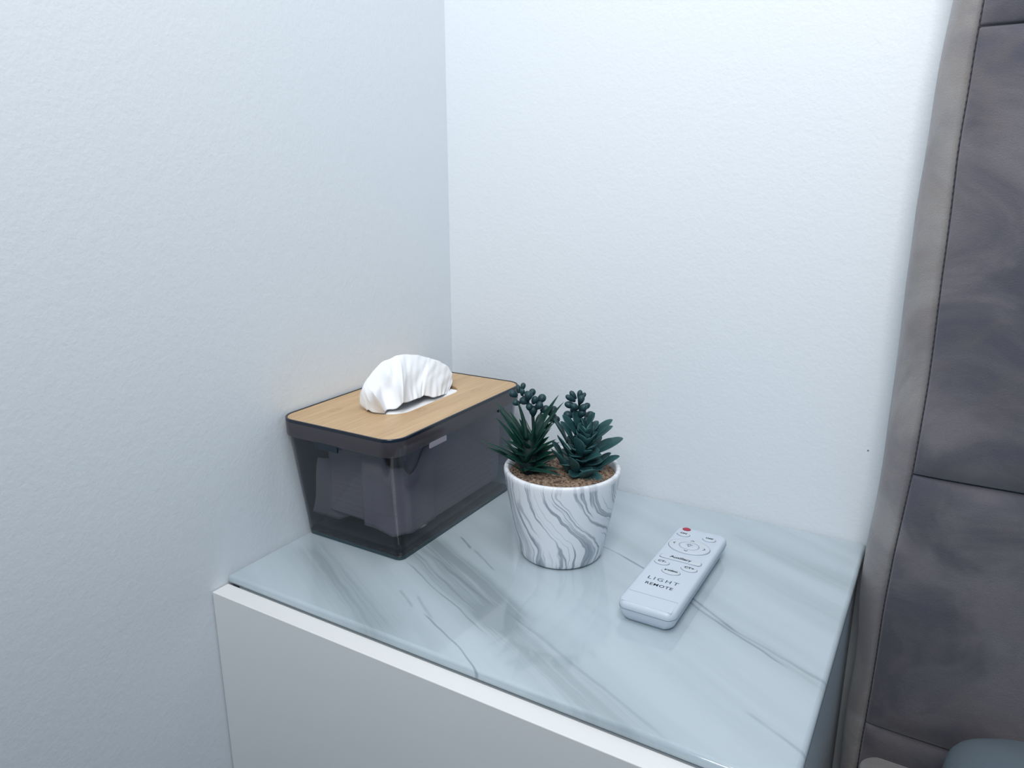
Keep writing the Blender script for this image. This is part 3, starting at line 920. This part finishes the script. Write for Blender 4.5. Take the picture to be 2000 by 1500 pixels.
def ring_obj(name, parent, rx, ry, wd_, z, mat, cx=0, cy=0, n=48):
    f_ = lambda s_, zz: [((rx + s_) * cos(2 * pi * i / n), (ry + s_) * sin(2 * pi * i / n), zz) for i in range(n)]
    o_ = P(name, loft([f_(-wd_, z), f_(-wd_, z + 0.0001), f_(wd_, z + 0.0001), f_(wd_, z)], closed=True), mat, parent)
    o_.location = (cx, cy, 0)
    return o_
ring_obj('moat', pad, 0.0102, 0.0080, 0.00022, 0.00128, M_GROOVE)
cb = ell(0, 0, 0.0098, 0.0076, 0.0019, M_BTN, 'centre_button', parent=pad)
# lamp symbol: bulb outline, base and rays
bm = bmesh.new()
def add_ring(bm, r0, r1, z0, z1, a0=0, a1=2 * pi, n=20, cy=0.0):
    prev = None
    for i in range(n + 1):
        a_ = a0 + (a1 - a0) * i / n
        q = [bm.verts.new((r_ * cos(a_), cy + r_ * sin(a_), z_)) for r_, z_ in ((r0, z0), (r0, z1), (r1, z1), (r1, z0))]
        if prev:
            for k in range(4):
                bm.faces.new((prev[k], prev[(k + 1) % 4], q[(k + 1) % 4], q[k]))
        prev = q
add_ring(bm, 0.0011, 0.0016, 0, 0.0001, radians(-55), radians(235), 20, 0.0005)
for (x0, x1, y0, y1) in ((-0.0008, 0.0008, -0.0016, -0.0011), (-0.0006, 0.0006, -0.0023, -0.0019)):
    b2 = box_bm(x0, x1, y0, y1, 0, 0.0001); me_ = bpy.data.meshes.new('x'); b2.to_mesh(me_); b2.free(); bm.from_mesh(me_); bpy.data.meshes.remove(me_)
for i in range(5):
    a_ = radians(10 + 40 * i)
    b2 = box_bm(0.0021, 0.0030, -0.00018, 0.00018, 0, 0.0001)
    bmesh.ops.rotate(b2, verts=b2.verts, cent=(0, 0, 0), matrix=Matrix.Rotation(a_, 3, 'Z'))
    bmesh.ops.translate(b2, verts=b2.verts, vec=(0, 0.0005, 0))
    me_ = bpy.data.meshes.new('x'); b2.to_mesh(me_); b2.free(); bm.from_mesh(me_); bpy.data.meshes.remove(me_)
o = P('lamp_symbol', bm, M_INK2, pad, smooth=False); o.location = (0, 0, 0.00198); o.scale = (1.25, 1.15, 1)
a = RC(0.3942, -0.1742)
o = ell(a[0], a[1], 0.0208, 0.0040, HB, M_BTN, sup=5.0); text(o, 'Auxiliary', 0, 0.0006, HB * 1.06, 0.0056, M_INK, 0.00016, sx=1.05)
P('moat', loft([[(x_ * (1.0 + k * 0.014), y_ * (1.0 + k * 0.07), z) for x_, y_ in rrect(-0.0208, 0.0208, -0.0040, 0.0040, 0.0028, 6)] for k, z in ((1, -0.0003), (1, 0.00008), (-1, 0.00008), (-1, -0.0003))], closed=True), M_GROOVE, o)
a = RC(0.3800, -0.1880); o = ell(a[0], a[1], 0.0074, 0.0050, HB, M_BTN); text(o, 'CT-', 0, 0.0006, HB * 1.06, 0.0046, M_INK, 0.00018, sx=1.1)
a = RC(0.4072, -0.1880); o = ell(a[0], a[1], 0.0078, 0.0053, HB, M_BTN); text(o, 'CT+', 0, 0.0006, HB * 1.06, 0.0046, M_INK, 0.00018, sx=1.1)
a = RC(0.3938, -0.2015); o = ell(a[0], a[1], 0.0090, 0.0056, HB, M_BTN); text(o, 'section', 0, 0.0006, HB * 1.06, 0.0044, M_INK, 0.0002, sx=1.0)
a = RC(0.3928, -0.2210); text(rm, 'LIGHT', a[0], a[1], RH + 0.00002, 0.0078, M_INK2, 0.00004, sx=1.1, space=1.35)
a = RC(0.3925, -0.2315); text(rm, 'REMOTE', a[0], a[1], RH + 0.00002, 0.0062, M_INK, 0.00009, sx=1.05, space=1.12)
P('cover_line', box_bm(-0.0232, 0.0232, -0.0658, -0.0655, RH - 0.001, RH + 0.00006), M_GROOVE, rm, smooth=False)
P('battery_cover', box_bm(-0.0232, 0.0232, -0.0845, -0.0662, RH - 0.001, RH + 0.00012, 0.0001, 1), M_REM, rm, smooth=False)

# ------------------------------------------------------------------ bed with padded headboard
bed = tag(empty('bed', (1.22, -1.0, 0)), 'taupe velvet upholstered bed with tall padded headboard against the back wall', 'bed')
def BP(name, bm, mat, parent=bed, **kw):
    for v_ in bm.verts:
        v_.co = v_.co - Vector((1.22, -1.0, 0)) if parent is bed else v_.co
    return from_bm(name, bm, mat, parent, **kw)
HX0, HXR = 0.5545, 1.885
def lean(z): return 0.0
SEAM_X, SEAM_Y = 0.5815, -0.080
SEAM = [(-0.42, 0.5700), (-0.191, 0.5720), (-0.131, 0.5735), (-0.083, 0.5741), (-0.028, 0.5741), (0.033, 0.5762), (0.081, 0.5792), (0.101, 0.5804), (0.124, 0.5818), (0.168, 0.5826),
        (0.203, 0.5832), (0.241, 0.5827), (0.303, 0.5812), (0.319, 0.5812), (0.362, 0.5804), (0.407, 0.5790), (0.431, 0.5794), (0.455, 0.5800), (0.486, 0.5801), (0.501, 0.5805), (0.521, 0.5812), (0.80, 0.5820)]
EDGE = [(-0.42, 0.5530), (-0.18, 0.5524), (-0.103, 0.5527), (-0.073, 0.5518), (-0.036, 0.5492), (0.026, 0.5497), (0.073, 0.5520), (0.127, 0.5540), (0.181, 0.5540), (0.227, 0.5526),
        (0.275, 0.5520), (0.327, 0.5530), (0.368, 0.5518), (0.416, 0.5530), (0.462, 0.5542), (0.507, 0.5568), (0.534, 0.5585), (0.80, 0.5590)]
def interp(tab, q):
    if q <= tab[0][0]: return tab[0][1]
    for (a0, b0), (a1, b1) in zip(tab, tab[1:]):
        if q <= a1:
            f_ = (q - a0) / (a1 - a0)
            return b0 + (b1 - b0) * f_
    return tab[-1][1]
def smooth_tab(tab, q, r_=0.018):
    return sum(interp(tab, q + r_ * k / 3) for k in range(-3, 4)) / 7
def seam_x(z): return smooth_tab(SEAM, z - TZ, 0.012)
def edge_x(z): return smooth_tab(EDGE, z - TZ)
side_prof = [(0.5585, -0.0004), (0.5560, -0.012), (0.5548, -0.030), (0.5550, -0.048), (0.5570, -0.061), (0.5620, -0.071), (0.5690, -0.0775), (0.5755, -0.0800), (0.5790, -0.0790), (0.5815, -0.0765)]
def side(uu, vv):
    z = 0.12 + (1.32 - 0.12) * vv
    q = catm([(a_, b_, 0) for a_, b_ in side_prof], uu)
    k_ = sm(0.25, 1.0, uu)
    dx = (seam_x(z) - SEAM_X) * k_ + (edge_x(z) - 0.5548) * (1 - k_)
    wob = 0.0007 * sin(z * 38 + uu * 3) * sin(uu * pi)
    return (q.x + dx - wob, q.y - wob, z)
BP('side_band', grid_bm(30, 150, side), M_VELVET2)
# front panels: puffed pads in a grid of seams
zs = [0.10, 0.20, TZ - 0.163, TZ + 0.116, TZ + 0.502, TZ + 0.79]
xcols = [(None, 1.0), (1.0, 1.44), (1.44, 1.885)]
for ci, (xa, xb) in enumerate(xcols):
    for k in range(len(zs) - 1):
        z0, z1 = zs[k], zs[k + 1]
        def pad_fn(uu, vv):
            # denser rows near the edges
            e_ = lambda q: 0.5 - 0.5 * cos(pi * q) if True else q
            U, V = uu, vv
            z = z0 + (z1 - z0) * V
            left = seam_x(z) if xa is None else xa
            x_ = left + (xb - left) * U
            dxl = (x_ - left); dxr = (xb - x_); dz0 = z - z0; dz1 = z1 - z
            def rnd_(d, r_): return math.sqrt(max(0.0, 1 - (1 - min(d, r_) / r_) ** 2))
            h_ = 0.0035 + 0.0105 * min(1, rnd_(dxl, 0.045)) * rnd_(dxr, 0.045) * rnd_(dz0, 0.035) * rnd_(dz1, 0.035)
            h_ *= (0.0 if min(dxl, dxr, dz0, dz1) < 1e-6 else 1.0)
            h_ += 0.0012 * sin(x_ * 23 + z * 9) * sin(z * 17 + x_ * 5) * rnd_(dxl, 0.05) * rnd_(dz0, 0.03) * rnd_(dz1, 0.03)
            return (x_, -0.0765 - h_, z)
        nu, nv = (64, 44) if ci == 0 else (16, 12)
        def warp(q, n_=1): return q - 0.13 * sin(2 * pi * q)
        BP('panel', grid_bm(nu, nv, lambda a_, b_: pad_fn(warp(a_), warp(b_))), M_VELVET)
# right side, top and back closing boards
BP('headboard_frame', box_bm(0.5680, 1.888, -0.0750, -0.0008, 0.10, 1.31, 0.004), M_SEAM, smooth=False)
# stitches along the vertical seam, one stitch per 6 mm
bm = bmesh.new()
z = 0.14
while z < 1.29:
    x_ = seam_x(z + 0.002)
    m = Matrix.Translation((x_ - 0.0002, -0.0792, z + 0.002)) @ Matrix.Diagonal((0.00055, 0.0010, 0.0021, 1))
    bmesh.ops.create_icosphere(bm, subdivisions=1, radius=1, matrix=m)
    z += 0.0056
tag(BP('stitching', bm, M_THREAD, smooth=False), kind='stuff')
# dark seam lines
def seam_tube(uu, vv):
    z = 0.13 + 1.17 * vv
    a_ = 2 * pi * uu
    return (seam_x(z) + 0.00045 * cos(a_), -0.0785 + 0.0010 * sin(a_), z)
BP('vertical_seam', grid_bm(6, 160, seam_tube), M_SEAM)
for zz in zs[1:-1]:
    BP('horizontal_seam', box_bm(seam_x(zz), 1.88, -0.0785, -0.076, zz - 0.0007, zz + 0.0007), M_SEAM, smooth=False)
# side rails, foot and slat base
def rail_ring(y_, grow=0.0):
    pts = []
    for a_, b_ in rrect(0.5735 - grow, 0.640 + grow, 0.14, TZ - 0.186 + grow, 0.017, 8):
        pts.append((a_, y_, b_))
    return pts
BP('side_rail', loft([rail_ring(-0.093, -0.006), rail_ring(-0.0955, -0.002), rail_ring(-0.100, 0.0), rail_ring(-0.6, 0.0), rail_ring(-1.2, 0), rail_ring(-2.0, 0.0)]), M_VELVET2, auto=50)
rr_ = [[(2.4585 - x_, y_, z_) for x_, y_, z_ in r_] for r_ in (rail_ring(-0.093, -0.006), rail_ring(-0.100, 0.0), rail_ring(-1.2, 0), rail_ring(-2.0, 0.0))]
BP('side_rail', loft(rr_), M_VELVET2, auto=50)
BP('foot_rail', box_bm(0.5735, 1.885, -2.06, -2.001, 0.14, TZ - 0.186, 0.015, 3), M_VELVET2)
BP('slat_base', box_bm(0.641, 1.817, -1.99, -0.10, 0.22, 0.24), M_SEAM, smooth=False)
for lx, ly in ((0.60, -0.14), (1.82, -0.14), (0.60, -1.96), (1.82, -1.96)):
    BP('leg', box_bm(lx, lx + 0.045, ly - 0.02, ly + 0.025, 0, 0.139, 0.003), M_GAP, smooth=False)
# mattress
MZ = TZ - 0.152
mt = tag(from_bm('mattress', box_bm(0.655, 1.805, -1.97, -0.105, 0.241, MZ, 0.028, 4), M_SHEET), 'grey sheeted mattress lying in the taupe bed under the pillow', 'mattress')
# pillow
def pillow_pt(a_, b_, side_):
    # a_, b_ in -1..1; plump foam pillow with rounded corners
    m_ = max(abs(a_), abs(b_))
    f_ = 1.0 if m_ < 1e-6 else m_ / ((abs(a_) ** 9 + abs(b_) ** 9) ** (1 / 9))
    x_ = 0.300 * a_ * f_
    y_ = 0.195 * b_ * f_
    prof_ = max(0.0, 1 - m_ ** 7) ** 0.5
    bul = (1 - a_ * a_) ** 0.8 * (1 - b_ ** 4) if m_ < 1 else 0
    zz = side_ * 0.032 * prof_ + (0.040 * bul + 0.0012 * sin(a_ * 9 + b_ * 4) * prof_ if side_ > 0 else 0)
    return (x_, y_, zz)
bm = bmesh.new()
n = 40
top = {}; bot = {}
cl = lambda q: -cos(pi * (q + 1) / 2)
for i in range(n + 1):
    for j in range(n + 1):
        a_, b_ = cl(-1 + 2 * i / n), cl(-1 + 2 * j / n)
        top[i, j] = bm.verts.new(pillow_pt(a_, b_, 1))
        bot[i, j] = top[i, j] if i in (0, n) or j in (0, n) else bm.verts.new(pillow_pt(a_, b_, -1))
for i in range(n):
    for j in range(n):
        bm.faces.new((top[i, j], top[i + 1, j], top[i + 1, j + 1], top[i, j + 1]))
        bm.faces.new((bot[i, j], bot[i, j + 1], bot[i + 1, j + 1], bot[i + 1, j]))
pl = from_bm('pillow', bm, M_SHEET)
pl.location = (0.938, -0.305, MZ + 0.0325)
tag(pl, 'smooth grey pillow lying at the foot of the taupe headboard', 'pillow')
